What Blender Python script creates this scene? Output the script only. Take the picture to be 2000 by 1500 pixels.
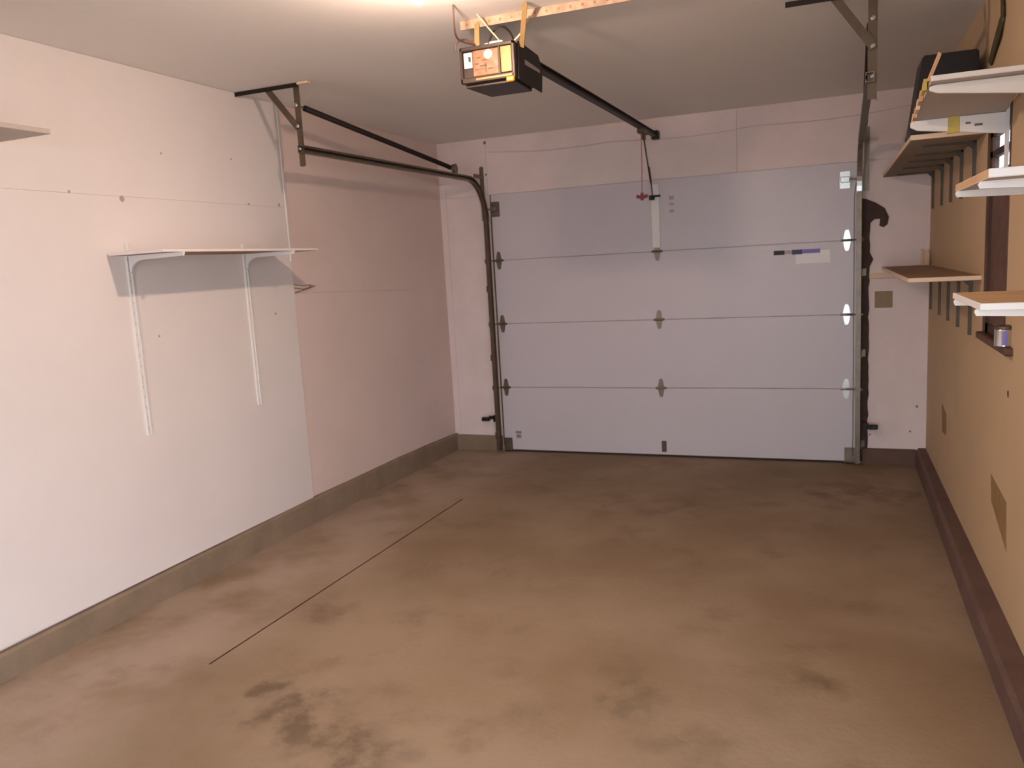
import bpy, bmesh, math, random
from mathutils import Vector, Matrix
random.seed(7)
for o in list(bpy.data.objects):
    bpy.data.objects.remove(o)
S = bpy.context.scene
C = S.collection
W, H = 3.66, 2.582          # room width and height (m); back wall at y = 0, left wall at x = 0
REAR = -7.4

# ------------------------------------------------------------------ camera
cam = bpy.data.cameras.new('camera')
cam.sensor_width = 36.0
cam.lens = 1571.26 / 2000 * 36
cam.clip_start = 0.02
co = bpy.data.objects.new('camera', cam)
C.objects.link(co)
r_ = Vector((0.92915, 0.36542, -0.05609)); u_ = Vector((-0.00269, 0.15841, 0.98737)); f_ = Vector((-0.36969, 0.91726, -0.14818))
m = Matrix.Identity(4)
for i in range(3):
    m[i][0], m[i][1], m[i][2] = r_[i], u_[i], -f_[i]
m.translation = Vector((3.0456, -6.2034, 1.5742))
co.matrix_world = m
S.camera = co
cam.dof.use_dof = True
cam.dof.focus_distance = 1.6
cam.dof.aperture_fstop = 8.5

# ------------------------------------------------------------------ world, daylight, exposure
wd = bpy.data.worlds.new('overcast_sky')
S.world = wd
wd.use_nodes = True
bg = wd.node_tree.nodes['Background']
bg.inputs[0].default_value = (0.84, 0.90, 1.0, 1)
bg.inputs[1].default_value = 9.3
def portal(name, loc, rot, sx, sy):
    l = bpy.data.lights.new(name, 'AREA')
    l.shape = 'RECTANGLE'; l.size = sx; l.size_y = sy
    l.cycles.is_portal = True
    o = bpy.data.objects.new(name, l); C.objects.link(o)
    o.location = loc; o.rotation_euler = rot
    return o
DY0, DY1, DZ1 = -5.75, -4.85, 2.15        # open side doorway in the right wall (behind the camera's view)
portal('doorway_daylight', (W + 0.13, (DY0 + DY1) / 2, (DZ1 + .06) / 2), (math.pi / 2, 0, math.pi / 2), DY1 - DY0, DZ1 - .06)
RX0, RX1 = 1.55, 3.40                      # open rear doorway opposite the overhead door
portal('rear_daylight', ((RX0 + RX1) / 2, REAR - .13, (DZ1 + .06) / 2), (-math.pi / 2, 0, 0), RX1 - RX0, DZ1 - .06)
BULB_W = 90.0
S.view_settings.view_transform = 'Standard'
S.view_settings.look = 'None'
S.view_settings.gamma = 1
S.view_settings.use_curve_mapping = False
S.view_settings.exposure = 0.0

# ------------------------------------------------------------------ materials
def lin(c):
    return tuple((v / 255 / 12.92) if v / 255 <= .04045 else ((v / 255 + .055) / 1.055) ** 2.4 for v in c[:3])
def mat(name, rgb, rough=.6, metal=0.0, var=.0, scale=6.0, bump=0.0, bscale=60.0, emit=None, spec=.5, rgb2=None, coat=0):
    M = bpy.data.materials.new(name); M.use_nodes = True
    nt = M.node_tree; N = nt.nodes; L = nt.links
    b = N['Principled BSDF']
    c = lin(rgb)
    b.inputs['Base Color'].default_value = (*c, 1)
    b.inputs['Roughness'].default_value = rough
    b.inputs['Metallic'].default_value = metal
    b.inputs['Specular IOR Level'].default_value = spec
    b.inputs['Coat Weight'].default_value = coat
    tc = N.new('ShaderNodeNewGeometry')
    if var > 0 or rgb2:
        n = N.new('ShaderNodeTexNoise'); n.inputs['Scale'].default_value = scale; n.inputs['Detail'].default_value = 6; n.inputs['Roughness'].default_value = .6
        L.new(tc.outputs['Position'], n.inputs['Vector'])
        mx = N.new('ShaderNodeMix'); mx.data_type = 'RGBA'
        c2 = lin(rgb2) if rgb2 else tuple(v * (1 - var) for v in c)
        mx.inputs[6].default_value = (*c, 1); mx.inputs[7].default_value = (*c2, 1)
        rp = N.new('ShaderNodeMapRange'); rp.inputs[1].default_value = .35; rp.inputs[2].default_value = .7
        L.new(n.outputs['Fac'], rp.inputs[0]); L.new(rp.outputs[0], mx.inputs[0]); L.new(mx.outputs[2], b.inputs['Base Color'])
    if bump > 0:
        n2 = N.new('ShaderNodeTexNoise'); n2.inputs['Scale'].default_value = bscale; n2.inputs['Detail'].default_value = 5
        L.new(tc.outputs['Position'], n2.inputs['Vector'])
        bp = N.new('ShaderNodeBump'); bp.inputs['Strength'].default_value = bump; bp.inputs['Distance'].default_value = .01
        L.new(n2.outputs['Fac'], bp.inputs['Height']); L.new(bp.outputs[0], b.inputs['Normal'])
    if emit:
        b.inputs['Emission Color'].default_value = (*emit[0], 1); b.inputs['Emission Strength'].default_value = emit[1]
    return M
def floor_mat():
    M = mat('brown_concrete', (150, 126, 104), .75, bump=.12, bscale=45, spec=.3)
    nt = M.node_tree; N = nt.nodes; L = nt.links; b = N['Principled BSDF']
    g = N.new('ShaderNodeNewGeometry')
    def noise(sc, d=6, ro=.6):
        n = N.new('ShaderNodeTexNoise'); n.inputs['Scale'].default_value = sc; n.inputs['Detail'].default_value = d; n.inputs['Roughness'].default_value = ro
        L.new(g.outputs['Position'], n.inputs['Vector']); return n.outputs['Fac']
    def rng(v, a, c, lo=0, hi=1):
        r = N.new('ShaderNodeMapRange'); r.inputs[1].default_value = a; r.inputs[2].default_value = c; r.inputs[3].default_value = lo; r.inputs[4].default_value = hi
        r.interpolation_type = 'SMOOTHSTEP'
        L.new(v, r.inputs[0]); return r.outputs[0]
    def mixc(f, a, c):
        x = N.new('ShaderNodeMix'); x.data_type = 'RGBA'
        L.new(f, x.inputs[0])
        if isinstance(a, tuple): x.inputs[6].default_value = (*lin(a), 1)
        else: L.new(a, x.inputs[6])
        x.inputs[7].default_value = (*lin(c), 1)
        return x.outputs[2]
    def mul(a, c):
        x = N.new('ShaderNodeMath'); x.operation = 'MULTIPLY'
        for i, v in enumerate((a, c)):
            if isinstance(v, (int, float)): x.inputs[i].default_value = v
            else: L.new(v, x.inputs[i])
        return x.outputs[0]
    sep = N.new('ShaderNodeSeparateXYZ'); L.new(g.outputs['Position'], sep.inputs[0])
    col = mixc(rng(noise(1.1), .35, .68), (153, 132, 110), (136, 114, 90))
    col = mixc(mul(rng(noise(3.2), .52, .72), .6), col, (120, 99, 76))
    # the older, paler slab strip left of the joint
    col = mixc(mul(rng(sep.outputs[0], .95, .45), mul(rng(noise(2.0), .3, .6), .65)), col, (180, 160, 146))
    # oil stains with their own ragged outlines
    wob = N.new('ShaderNodeTexNoise'); wob.inputs['Scale'].default_value = 5; wob.inputs['Detail'].default_value = 6
    L.new(g.outputs['Position'], wob.inputs['Vector'])
    wv = N.new('ShaderNodeVectorMath'); wv.operation = 'MULTIPLY_ADD'
    L.new(wob.outputs['Color'], wv.inputs[0]); wv.inputs[1].default_value = (.5, .5, 0); L.new(g.outputs['Position'], wv.inputs[2])
    for (x, y, rad, st, c2) in [(1.32, -4.10, .30, .6, (78, 58, 40)), (1.62, -4.22, .26, .55, (78, 58, 40)), (1.10, -3.92, .10, .6, (80, 62, 42)), (2.40, -3.70, .18, .45, (98, 82, 60)),
                                (3.02, -3.30, .12, .4, (84, 62, 42)), (.92, -3.28, .14, .45, (100, 74, 56)), (2.1, -1.35, .35, .35, (96, 68, 52)), (3.2, -.8, .45, .5, (92, 62, 50)), (.55, -3.9, .15, .35, (110, 88, 62)), (.35,-4.1,.2,.35,(110,88,60))]:
        ds = N.new('ShaderNodeVectorMath'); ds.operation = 'DISTANCE'
        fl = N.new('ShaderNodeVectorMath'); fl.operation = 'MULTIPLY'; fl.inputs[1].default_value = (1, 1, 0)
        L.new(wv.outputs[0], fl.inputs[0]); L.new(fl.outputs[0], ds.inputs[0]); ds.inputs[1].default_value = (x + .25, y + .25, 0)
        col = mixc(mul(mul(rng(ds.outputs['Value'], rad, rad * .25), rng(noise(7), .35, .6)), st), col, c2)
    L.new(col, b.inputs['Base Color'])
    return M
M = {}
M['floor'] = floor_mat()
M['curb'] = mat('concrete_curb', (146, 126, 106), .85, var=.25, scale=5, bump=.3, bscale=40)
M['curb_red'] = mat('reddish_painted_curb', (106, 80, 70), .8, var=.3, scale=6, bump=.3, bscale=40)
M['white_wall'] = mat('off_white_wall_paint', (232, 224, 222), .75, var=.05, scale=1.5, bump=.06, bscale=90, spec=.3)
M['drywall'] = mat('bare_taupe_drywall', (230, 210, 203), .85, var=.07, scale=2, bump=.05, bscale=120, spec=.2)
M['back'] = mat('pinkish_grey_wall_paint', (234, 219, 216), .8, var=.10, scale=3, bump=.08, bscale=80, spec=.25)
M['ceiling'] = mat('matte_ceiling_paint', (238, 234, 230), .85, var=.04, scale=1.2, bump=.05, bscale=110, spec=.2)
M['tan'] = mat('tan_wall_paint', (200, 173, 138), .7, var=.08, scale=2.5, bump=.08, bscale=70, spec=.3)
M['tan_patch'] = mat('brown_paper_residue', (150, 118, 74), .9, var=.2, scale=20)
M['door'] = mat('white_steel_door', (206, 200, 206), .38, var=.03, scale=1.5, bump=.02, bscale=200)
M['white'] = mat('white_enamel', (232, 230, 228), .4, var=.03, scale=8)
M['cream'] = mat('cream_paint', (226, 200, 172), .6, var=.08, scale=12)
M['galv'] = mat('dull_galvanised_steel', (128, 118, 104), .42, .85, var=.25, scale=14)
M['galv_bright'] = mat('shiny_galvanised_steel', (190, 192, 190), .28, .95, var=.15, scale=20)
M['dark_steel'] = mat('dark_angle_steel', (104, 90, 76), .5, .6, var=.25, scale=16)
M['black'] = mat('black_metal', (34, 28, 25), .5, .3, var=.2, scale=20)
M['black_plastic'] = mat('black_plastic', (24, 21, 24), .45, var=.1, scale=10)
M['bracket'] = mat("grey_steel_bracket", (92, 82, 74), .55, .3, var=.2, scale=20)
M['wood'] = mat('raw_pine', (208, 172, 132), .7, rgb2=(190, 150, 110), scale=9, bump=.15, bscale=60)
M['shelf_brown'] = mat('aged_brown_board', (156, 126, 96), .7, rgb2=(130, 102, 76), scale=7, bump=.1)
M['shelf_grey'] = mat('grey_painted_underside', (186, 176, 168), .7, var=.08, scale=5)
M['shelf_under'] = mat('grey_brown_underside', (150, 134, 118), .75, var=.15, scale=6)
M['angle_cream'] = mat('mottled_cream_angle', (196, 166, 142), .6, rgb2=(160, 128, 104), scale=24)
M['brown_wood'] = mat('dark_stained_wood', (98, 66, 48), .6, rgb2=(74, 48, 36), scale=12, bump=.2)
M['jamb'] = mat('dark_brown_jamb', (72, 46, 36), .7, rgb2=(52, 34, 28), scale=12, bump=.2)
M['opener'] = mat('dark_brown_housing', (58, 46, 42), .45, .3, var=.15, scale=15)
M['amber'] = mat('amber_lens', (176, 132, 62), .3, var=.15, scale=30)
M['peach'] = mat('peach_lens', (158, 112, 84), .35, rgb2=(122, 78, 52), scale=34)
M['label'] = mat('white_label', (232, 226, 212), .5, var=.03, scale=40)
M['ink'] = mat('dark_ink', (44, 38, 40), .6, var=.1, scale=60)
M['ink_grey'] = mat('grey_ink', (120, 110, 112), .6, var=.1, scale=60)
M['ink_mid'] = mat('pale_ink', (176, 160, 162), .6, var=.05, scale=60)
M['blue'] = mat('navy_ink', (52, 56, 104), .5, var=.1, scale=40)
M['purple'] = mat('violet_ink', (128, 116, 190), .5, var=.1, scale=40)
M['orange'] = mat('orange_plastic', (240, 150, 10), .4, var=.1, scale=60)
M['red'] = mat('faded_red_plastic', (150, 66, 78), .5, var=.1, scale=40)
M['redcord'] = mat('pink_cord', (186, 140, 140), .8, var=.1, scale=60)
M['cable'] = mat('brown_cable', (92, 68, 56), .6, var=.1, scale=40)
M['wire'] = mat('pale_wire', (206, 188, 180), .7, var=.1, scale=40)
M['strap'] = mat('yellowed_steel_strap', (160, 130, 84), .5, .3, var=.15, scale=30)
M['outlet'] = mat('beige_cover_plate', (142, 120, 82), .5, var=.05, scale=30)
M['tape'] = mat('yellow_tape', (196, 178, 92), .6, var=.1, scale=50)
M['olive'] = mat('olive_webbing', (82, 74, 44), .85, var=.25, scale=40)
M['porcelain'] = mat('porcelain', (236, 230, 220), .3, var=.02, scale=30)
M['tin'] = mat('bright_tin', (210, 210, 208), .2, .95, var=.1, scale=40)
M['rubber'] = mat('black_rubber', (46, 40, 36), .8, var=.15, scale=30)
M['bulb'] = mat('glowing_bulb', (255, 240, 210), .4, var=.01, scale=10, emit=((1.0, .725, .55), BULB_W / (math.pi * .0135)))
gl = bpy.data.materials.new('window_glass'); gl.use_nodes = True
gb = gl.node_tree.nodes['Principled BSDF']; gb.inputs['Transmission Weight'].default_value = 1; gb.inputs['Roughness'].default_value = .02; gb.inputs['IOR'].default_value = 1.05
M['glass'] = gl
M['ground'] = mat('outdoor_concrete', (170, 166, 158), .9, var=.15, scale=2)

# ------------------------------------------------------------------ mesh helpers
def bmnew(): return bmesh.new()
def bx(bm, lo, hi, bev=0.0):
    lo, hi = [min(a, b) for a, b in zip(lo, hi)], [max(a, b) for a, b in zip(lo, hi)]
    v = [bm.verts.new((x, y, z)) for x in (lo[0], hi[0]) for y in (lo[1], hi[1]) for z in (lo[2], hi[2])]
    fs = [bm.faces.new([v[i] for i in q]) for q in ((0, 1, 3, 2), (4, 6, 7, 5), (0, 4, 5, 1), (2, 3, 7, 6), (0, 2, 6, 4), (1, 5, 7, 3))]
    if bev > 0:
        es = {e for f in fs for e in f.edges}
        bmesh.ops.bevel(bm, geom=list(es), offset=bev, segments=1, affect='EDGES')
def prism(bm, pts, d, bev=0):
    """closed polygon (3D points) extruded by vector d"""
    d = Vector(d); a = [bm.verts.new(Vector(p)) for p in pts]; b = [bm.verts.new(Vector(p) + d) for p in pts]
    n = len(a); fs = [bm.faces.new(a), bm.faces.new(b[::-1])]
    for i in range(n): fs.append(bm.faces.new((a[i], b[i], b[(i + 1) % n], a[(i + 1) % n])))
    if bev > 0:
        bmesh.ops.bevel(bm, geom=list({e for f in fs for e in f.edges}), offset=bev, segments=1, affect='EDGES')
def sweep(bm, path, prof, side, close_caps=True):
    """profile (list of (a,b): a along `side`, b along normal) swept on a path"""
    path = [Vector(p) for p in path]; side = Vector(side).normalized(); rings = []
    for i, p in enumerate(path):
        t = (path[min(i + 1, len(path) - 1)] - path[max(i - 1, 0)]).normalized()
        s = (side - t * side.dot(t)).normalized(); n = s.cross(t)
        rings.append([bm.verts.new(p + s * a + n * b) for a, b in prof])
    k = len(prof)
    for i in range(len(rings) - 1):
        for j in range(k):
            bm.faces.new((rings[i][j], rings[i][(j + 1) % k], rings[i + 1][(j + 1) % k], rings[i + 1][j]))
    if close_caps:
        bm.faces.new(rings[0][::-1]); bm.faces.new(rings[-1])
def circ(r, n=8): return [(r * math.cos(2 * math.pi * i / n), r * math.sin(2 * math.pi * i / n)) for i in range(n)]
def tube(bm, path, r, n=8):
    t = Vector(path[-1]) - Vector(path[0])
    side = Vector((1, 0, 0)) if abs(t.normalized().x) < .8 else Vector((0, 1, 0))
    sweep(bm, path, circ(r, n), side)
def ridged(bm, a, b, r0, r1, n, k=8):
    a, b = Vector(a), Vector(b); t = (b - a).normalized(); s = t.cross(Vector((0, 0, 1))).normalized(); u = s.cross(t); rings = []
    for i in range(n):
        r = r0 if i % 2 else r1; p = a + (b - a) * i / (n - 1)
        rings.append([bm.verts.new(p + s * r * math.cos(2 * math.pi * j / k) + u * r * math.sin(2 * math.pi * j / k)) for j in range(k)])
    for i in range(n - 1):
        for j in range(k): bm.faces.new((rings[i][j], rings[i][(j + 1) % k], rings[i + 1][(j + 1) % k], rings[i + 1][j]))
    bm.faces.new(rings[0][::-1]); bm.faces.new(rings[-1])
def lathe(bm, c, prof, axis='z', n=20):
    """prof: list of (radius, height) from c"""
    c = Vector(c); rings = []
    for r, h in prof:
        ring = []
        for j in range(n):
            a = 2 * math.pi * j / n; x, y = r * math.cos(a), r * math.sin(a)
            v = {'z': (x, y, h), 'y': (x, h, y), 'x': (h, x, y)}[axis]
            ring.append(bm.verts.new(c + Vector(v)))
        rings.append(ring)
    for i in range(len(rings) - 1):
        for j in range(n): bm.faces.new((rings[i][j], rings[i][(j + 1) % n], rings[i + 1][(j + 1) % n], rings[i + 1][j]))
    bm.faces.new(rings[0][::-1]); bm.faces.new(rings[-1])
def angle_iron(bm, a, b, u, v, w1, w2, t=.003):
    """L profile from a to b; flanges along u and v"""
    a, b, u, v = Vector(a), Vector(b), Vector(u), Vector(v)
    P = [a, a + u * w1, a + u * w1 + v * t, a + u * t + v * t, a + u * t + v * w2, a + v * w2]
    prism(bm, P, b - a)
def bez(p0, p1, p2, p3, n=16):
    p0, p1, p2, p3 = map(Vector, (p0, p1, p2, p3)); out = []
    for i in range(n + 1):
        t = i / n; s = 1 - t
        out.append(p0 * s ** 3 + p1 * 3 * s * s * t + p2 * 3 * s * t * t + p3 * t ** 3)
    return out
def obj(name, bm, m, parent=None, smooth=False, mats=None):
    bmesh.ops.recalc_face_normals(bm, faces=bm.faces)
    me = bpy.data.meshes.new(name); bm.to_mesh(me); bm.free()
    for k in (mats or [m]): me.materials.append(M[k])
    if smooth:
        me.polygons.foreach_set('use_smooth', [True] * len(me.polygons))
        me.set_sharp_from_angle(angle=math.radians(40))
    o = bpy.data.objects.new(name, me); C.objects.link(o)
    if parent:
        o.parent = parent
        o.matrix_parent_inverse = Matrix.Translation(-parent.location)
    return o
def box(name, lo, hi, m, parent=None, bev=.0):
    bm = bmnew(); bx(bm, lo, hi, bev); return obj(name, bm, m, parent)
def tag(o, label, cat, group=None, kind=None):
    o['label'] = label; o['category'] = cat
    if group: o['group'] = group
    if kind: o['kind'] = kind
    return o
def thing(name, label, cat, loc=(0, 0, 0), group=None, kind=None):
    o = bpy.data.objects.new(name, None); C.objects.link(o); o.location = loc; o.empty_display_size = .05
    return tag(o, label, cat, group, kind)
def struct(o, label, cat): return tag(o, label, cat, kind='structure')

# ------------------------------------------------------------------ the setting
def fz(y): return -.004 - .0142 * max(y, -4.5)
# floor: sloping slab with an open joint
bm = bmnew()
T = .10
JX, JW, JA, JB = .722, .0045, -3.86, -1.45
ys = [REAR - .1, -4.5, JA, -2.3, JB, .06]
xs = [-.05, JX - JW, JX + JW, W + .14]
grid = {}
def gv(x, y, dz=0):
    k = (x, y, dz)
    if k not in grid: grid[k] = bm.verts.new((x, y, fz(y) - dz))
    return grid[k]
for i in range(5):
    for j in range(3):
        y0, y1, x0, x1 = ys[i], ys[i + 1], xs[j], xs[j + 1]
        if j == 1 and i in (2, 3):
            d = .02
            bm.faces.new([gv(x0, y0, d), gv(x1, y0, d), gv(x1, y1, d), gv(x0, y1, d)])
            bm.faces.new([gv(x0, y0), gv(x0, y0, d), gv(x0, y1, d), gv(x0, y1)])
            bm.faces.new([gv(x1, y0), gv(x1, y1), gv(x1, y1, d), gv(x1, y0, d)])
            if i == 2: bm.faces.new([gv(x0, y0), gv(x1, y0), gv(x1, y0, d), gv(x0, y0, d)])
            if i == 3: bm.faces.new([gv(x0, y1), gv(x0, y1, d), gv(x1, y1, d), gv(x1, y1)])
        else:
            bm.faces.new([gv(x0, y0), gv(x1, y0), gv(x1, y1), gv(x0, y1)])
# underside and edges
b4 = [bm.verts.new((x, y, -T)) for x, y in ((xs[0], ys[0]), (xs[-1], ys[0]), (xs[-1], ys[-1]), (xs[0], ys[-1]))]
bm.faces.new(b4[::-1])
fl = obj('floor', bm, None, mats=['floor', 'cable'])
for p in fl.data.polygons:
    if p.center.z < fz(p.center.y) - .004 and JX - .02 < p.center.x < JX + .02: p.material_index = 1; struct(fl, 'stained brown concrete garage floor with a long joint', 'floor')
# paint chips and pale flecks lying in the floor surface are left to the material
ce = box('ceiling', (-.05, REAR - .1, H), (W + .14, .06, H + .1), 'ceiling'); struct(ce, 'plain warm grey painted ceiling', 'ceiling')

# left wall: backing and drywall sheets
SY = -2.105
wl = box('wall_left', (-.12, REAR, -.1), (-.014, .0, H), 'white_wall'); struct(wl, 'left wall of white painted and bare taupe sheets', 'wall')
def sheet(y0, y1, z0, z1, x1, m, par):
    bm = bmnew(); bx(bm, (-.014, y0 + .0012, z0), (x1, y1 - .0012, z1), .0004); return obj('drywall_sheet', bm, m, par)
sheet(-4.545, SY, .182, 1.9793, .0, 'white_wall', wl); sheet(-4.545, SY, 1.980, H - .001, .0, 'white_wall', wl)
sheet(REAR + .01, -4.547, .182, 1.9793, .0, 'white_wall', wl); sheet(REAR + .01, -4.547, 1.980, H - .001, .0, 'white_wall', wl)
# far sheet: split along a slightly sloping crack
for z0a, z0b, z1a, z1b in ((.185, .15, 1.468, 1.392), (1.470, 1.394, H - .001, H - .001)):
    bm = bmnew()
    prism(bm, [(-.014, SY + .001, z0a), (-.014, -.001, z0b), (-.014, -.001, z1b), (-.014, SY + .001, z1a)], (.006, 0, 0), .0003)
    obj('drywall_sheet', bm, 'drywall', wl)
bm = bmnew(); bx(bm, (-.002, SY - .008, 1.66), (.004, SY + .008, H - .002), .0015); obj('seam_strip', bm, 'white', wl)
# nail pops and scuffs
for (y, z, s) in ((-3.322, 1.969, .016), (-2.17, 1.993, .011), (-2.44, 1.985, .008), (-3.60, 1.985, .008), (-2.30, 1.36, .009), (-3.20, 1.32, .007), (-3.05, 2.2, .007), (-2.55, 2.22, .007)):
    bm = bmnew(); lathe(bm, (-.001, y, z), [(s, 0), (s * .9, .0015), (s * .35, .0022)], 'x', 8); obj('nail_pop', bm, 'ink_mid', wl)
# left curb (footing)
bm = bmnew()
prism(bm, [(-.1, 0, -.05), (.022, 0, -.05), (.016, 0, .138), (-.1, 0, .138)], (0, -.9, 0))
cl = bmnew()
sec = [(0.0, .136), (-1.0, .172), (-2.1, .182), (-4.5, .168), (REAR, .165)]
bm.free(); bm = bmnew(); rings = []
for y, zt in sec:
    rings.append([bm.verts.new(v) for v in ((-.1, y, -.08), (.020, y, -.08), (.017, y, zt - .012), (.010, y, zt), (-.1, y, zt))])
for i in range(len(rings) - 1):
    for j in range(5): bm.faces.new((rings[i][j], rings[i][(j + 1) % 5], rings[i + 1][(j + 1) % 5], rings[i + 1][j]))
bm.faces.new(rings[0]); bm.faces.new(rings[-1][::-1])
cl.free()
struct(obj('trim_1', bm, 'curb'), 'low brown concrete curb along the white left wall', 'curb')

# right wall with a window opening and an open side doorway
WY0, WY1, WZ0, WZ1 = -2.66, -2.18, 1.165, 2.08
wr = thing('wall_right', 'tan painted right wall behind the corner shelves', 'wall', (W, 0, 0), kind='structure')
bm = bmnew()
def wr_box(y0, y1, z0, z1): bx(bm, (W, y0, z0), (W + .12, y1, z1))
wr_box(WY1, .0, -.1, H); wr_box(WY0, WY1, -.1, WZ0); wr_box(WY0, WY1, WZ1, H); wr_box(DY1, WY0, -.1, H)
wr_box(DY0, DY1, DZ1, H); wr_box(REAR, DY0, -.1, H)
obj('wall_panel', bm, 'tan', wr)
bm = bmnew(); prism(bm, [(W - .001, -2.47, .60), (W - .001, -2.80, .575), (W - .001, -2.83, .39), (W - .001, -2.60, .46), (W - .001, -2.50, .49)], (.002, 0, 0)); obj('patch', bm, 'tan_patch', wr)
bm = bmnew(); prism(bm, [(W - .001, -.84, .60), (W - .001, -1.05, .57), (W - .001, -1.06, .45), (W - .001, -.88, .43)], (.002, 0, 0)); obj('patch', bm, 'tan_patch', wr)
bm = bmnew(); lathe(bm, (W + .001, -2.755, .985), [(.016, 0), (.013, -.002), (.004, -.003)], 'x', 9); obj('hole', bm, 'ink', wr)
# right curb
bm = bmnew(); rings = []
for y, zt, xw in ((0, .122, .06), (-1.5, .128, .075), (-2.7, .140, .088), (-4.6, .150, .09), (DY1, .150, .09)):
    rings.append([bm.verts.new(v) for v in ((W + .06, y, -.08), (W - xw - .008, y, -.08), (W - xw, y, zt - .018), (W - xw + .015, y, zt), (W + .06, y, zt))])
for i in range(len(rings) - 1):
    for j in range(5): bm.faces.new((rings[i][j], rings[i][(j + 1) % 5], rings[i + 1][(j + 1) % 5], rings[i + 1][j]))
bm.faces.new(rings[0]); bm.faces.new(rings[-1][::-1])
struct(obj('trim_2', bm, 'curb_red'), 'dark reddish brown curb along the tan right wall', 'curb')

# rear wall behind the camera, and ground outside
bm = bmnew(); bx(bm, (-.12, REAR - .12, -.1), (RX0, REAR, H)); bx(bm, (RX1, REAR - .12, -.1), (W + .12, REAR, H)); bx(bm, (RX0, REAR - .12, DZ1), (RX1, REAR, H)); bx(bm, (RX0, REAR - .12, -.1), (RX1, REAR, .06))
struct(obj('wall_rear', bm, 'white_wall'), 'plain white wall with a wide doorway opposite the overhead door', 'wall')
d3 = thing('door_3', 'wide open rear doorway with white casing', 'door', ((RX0 + RX1) / 2, REAR, 0), kind='structure')
for lo, hi in (((RX0 - .03, REAR - .13, .06), (RX0 + .02, REAR + .015, DZ1)), ((RX1 - .02, REAR - .13, .06), (RX1 + .03, REAR + .015, DZ1)), ((RX0 - .03, REAR - .13, DZ1 - .02), (RX1 + .03, REAR + .015, DZ1 + .03))):
    box('door_frame', lo, hi, 'white', d3, .003)
struct(box('ground_rear', (-12, -22, -.3), (W + .12, REAR - .12, -.02), 'ground'), 'pale concrete ground outside the rear doorway', 'ground')
struct(box('ground', (W + .12, -16, -.3), (W + 14, 8, -.02), 'ground'), 'pale concrete ground outside the side doorway', 'ground')
# side doorway frame
d2 = thing('door_2', 'open side doorway with white casing in the right wall', 'door', (W, (DY0 + DY1) / 2, 0), kind='structure')
for lo, hi in (((W - .015, DY1, .07), (W + .13, DY1 - .03, DZ1)), ((W - .015, DY0, .07), (W + .13, DY0 + .03, DZ1)), ((W - .015, DY0, DZ1 - .03), (W + .13, DY1, DZ1))):
    box('door_frame', lo, hi, 'white', d2, .003)

# window in the right wall
w1 = thing('window_1', 'small brown framed window in the tan right wall', 'window', (W, (WY0 + WY1) / 2, WZ0), kind='structure')
bm = bmnew(); bx(bm, (W - .004, WY1 - .016, WZ0), (W + .031, WY1, WZ1)); bx(bm, (W - .004, WY0, WZ0), (W + .031, WY0 + .012, WZ1)); bx(bm, (W - .004, WY0, WZ1 - .02), (W + .10, WY1, WZ1))
obj('window_frame', bm, 'brown_wood', w1)
bm = bmnew(); bx(bm, (W + .032, WY1 - .010, WZ0), (W + .125, WY1, WZ1)); bx(bm, (W + .032, WY0, WZ0), (W + .125, WY0 + .010, WZ1)); obj('bounce_jamb', bm, 'white', w1)  # white liners added behind the panes to bounce sky light into view
box('window_sill', (W - .028, WY0 - .16, WZ0 - .03), (W + .10, WY1 + .01, WZ0), 'brown_wood', w1, .004)
bm = bmnew()
for z0, z1 in ((WZ0, WZ0 + .04), (1.79, 1.838), (1.896, 1.922), (1.980, 2.06)): bx(bm, (W + .004, WY0 + .012, z0), (W + .030, WY1 - .016, z1))
bx(bm, (W + .004, WY0 + .012, WZ0), (W + .030, WY0 + .040, 2.06)); bx(bm, (W + .004, WY1 - .075, WZ0), (W + .030, WY1 - .016, 2.06))
obj('sash', bm, 'jamb', w1)
for z0, z1 in ((1.838, 1.896), (1.922, 1.980)):
    box('pane', (W + .008, WY0 + .040, z0), (W + .011, WY1 - .075, z1), 'glass', w1)
box('window_board', (W + .008, WY0 + .040, WZ0 + .04), (W + .020, WY1 - .075, 1.79), 'brown_wood', w1)

# back wall around the overhead door
DL, DR, DH = .455, 3.215, 2.134
wb = thing('wall_back', 'pinkish grey wall around the overhead garage door', 'wall', (W / 2, 0, 0), kind='structure')
def bsheet(x0, x1, z0, z1): box('drywall_sheet', (x0, 0, z0), (x1, .1, z1), 'back', wb, .0004)
bsheet(-.1, .045, .0, H); bsheet(.047, DL, .0, DH); bsheet(-.1, .43, DH + .001, H) if False else None
bsheet(.047, .428, DH + .001, H); bsheet(.430, 2.40, DH + .001, H); bsheet(2.402, W + .05, DH + .001, H)
bsheet(DR, W + .05, .0, DH)
bm = bmnew(); bx(bm, (-.12, .101, -.1), (DL - .02, .16, H)); bx(bm, (DR + .02, .101, -.1), (W + .12, .16, H)); bx(bm, (-.12, .101, DH - .03), (W + .12, .16, H)); obj('sheathing', bm, 'jamb', wb)
# stains and nail spots on the back wall
for (x, z, s) in ((.425, 2.55, .015), (.42, 2.30, .01), (3.60, .42, .010), (3.56, .24, .008), (3.30, .21, .008)):
    bm = bmnew(); lathe(bm, (x, .001, z), [(s, 0), (s * .8, -.002), (s * .3, -.0025)], 'y', 8); obj('nail_pop', bm, 'ink_grey', wb)
# curb pieces beside the door
struct(box('trim_3', (.0, -.032, -.06), (DL - .02, .05, .128), 'curb', None, .006), 'short brown curb between the left wall and the door', 'curb')
struct(box('trim_4', (DR + .03, -.03, -.06), (W - .06, .05, .112), 'curb_red', None, .006), 'short dark curb between the door and the right wall', 'curb')
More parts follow.
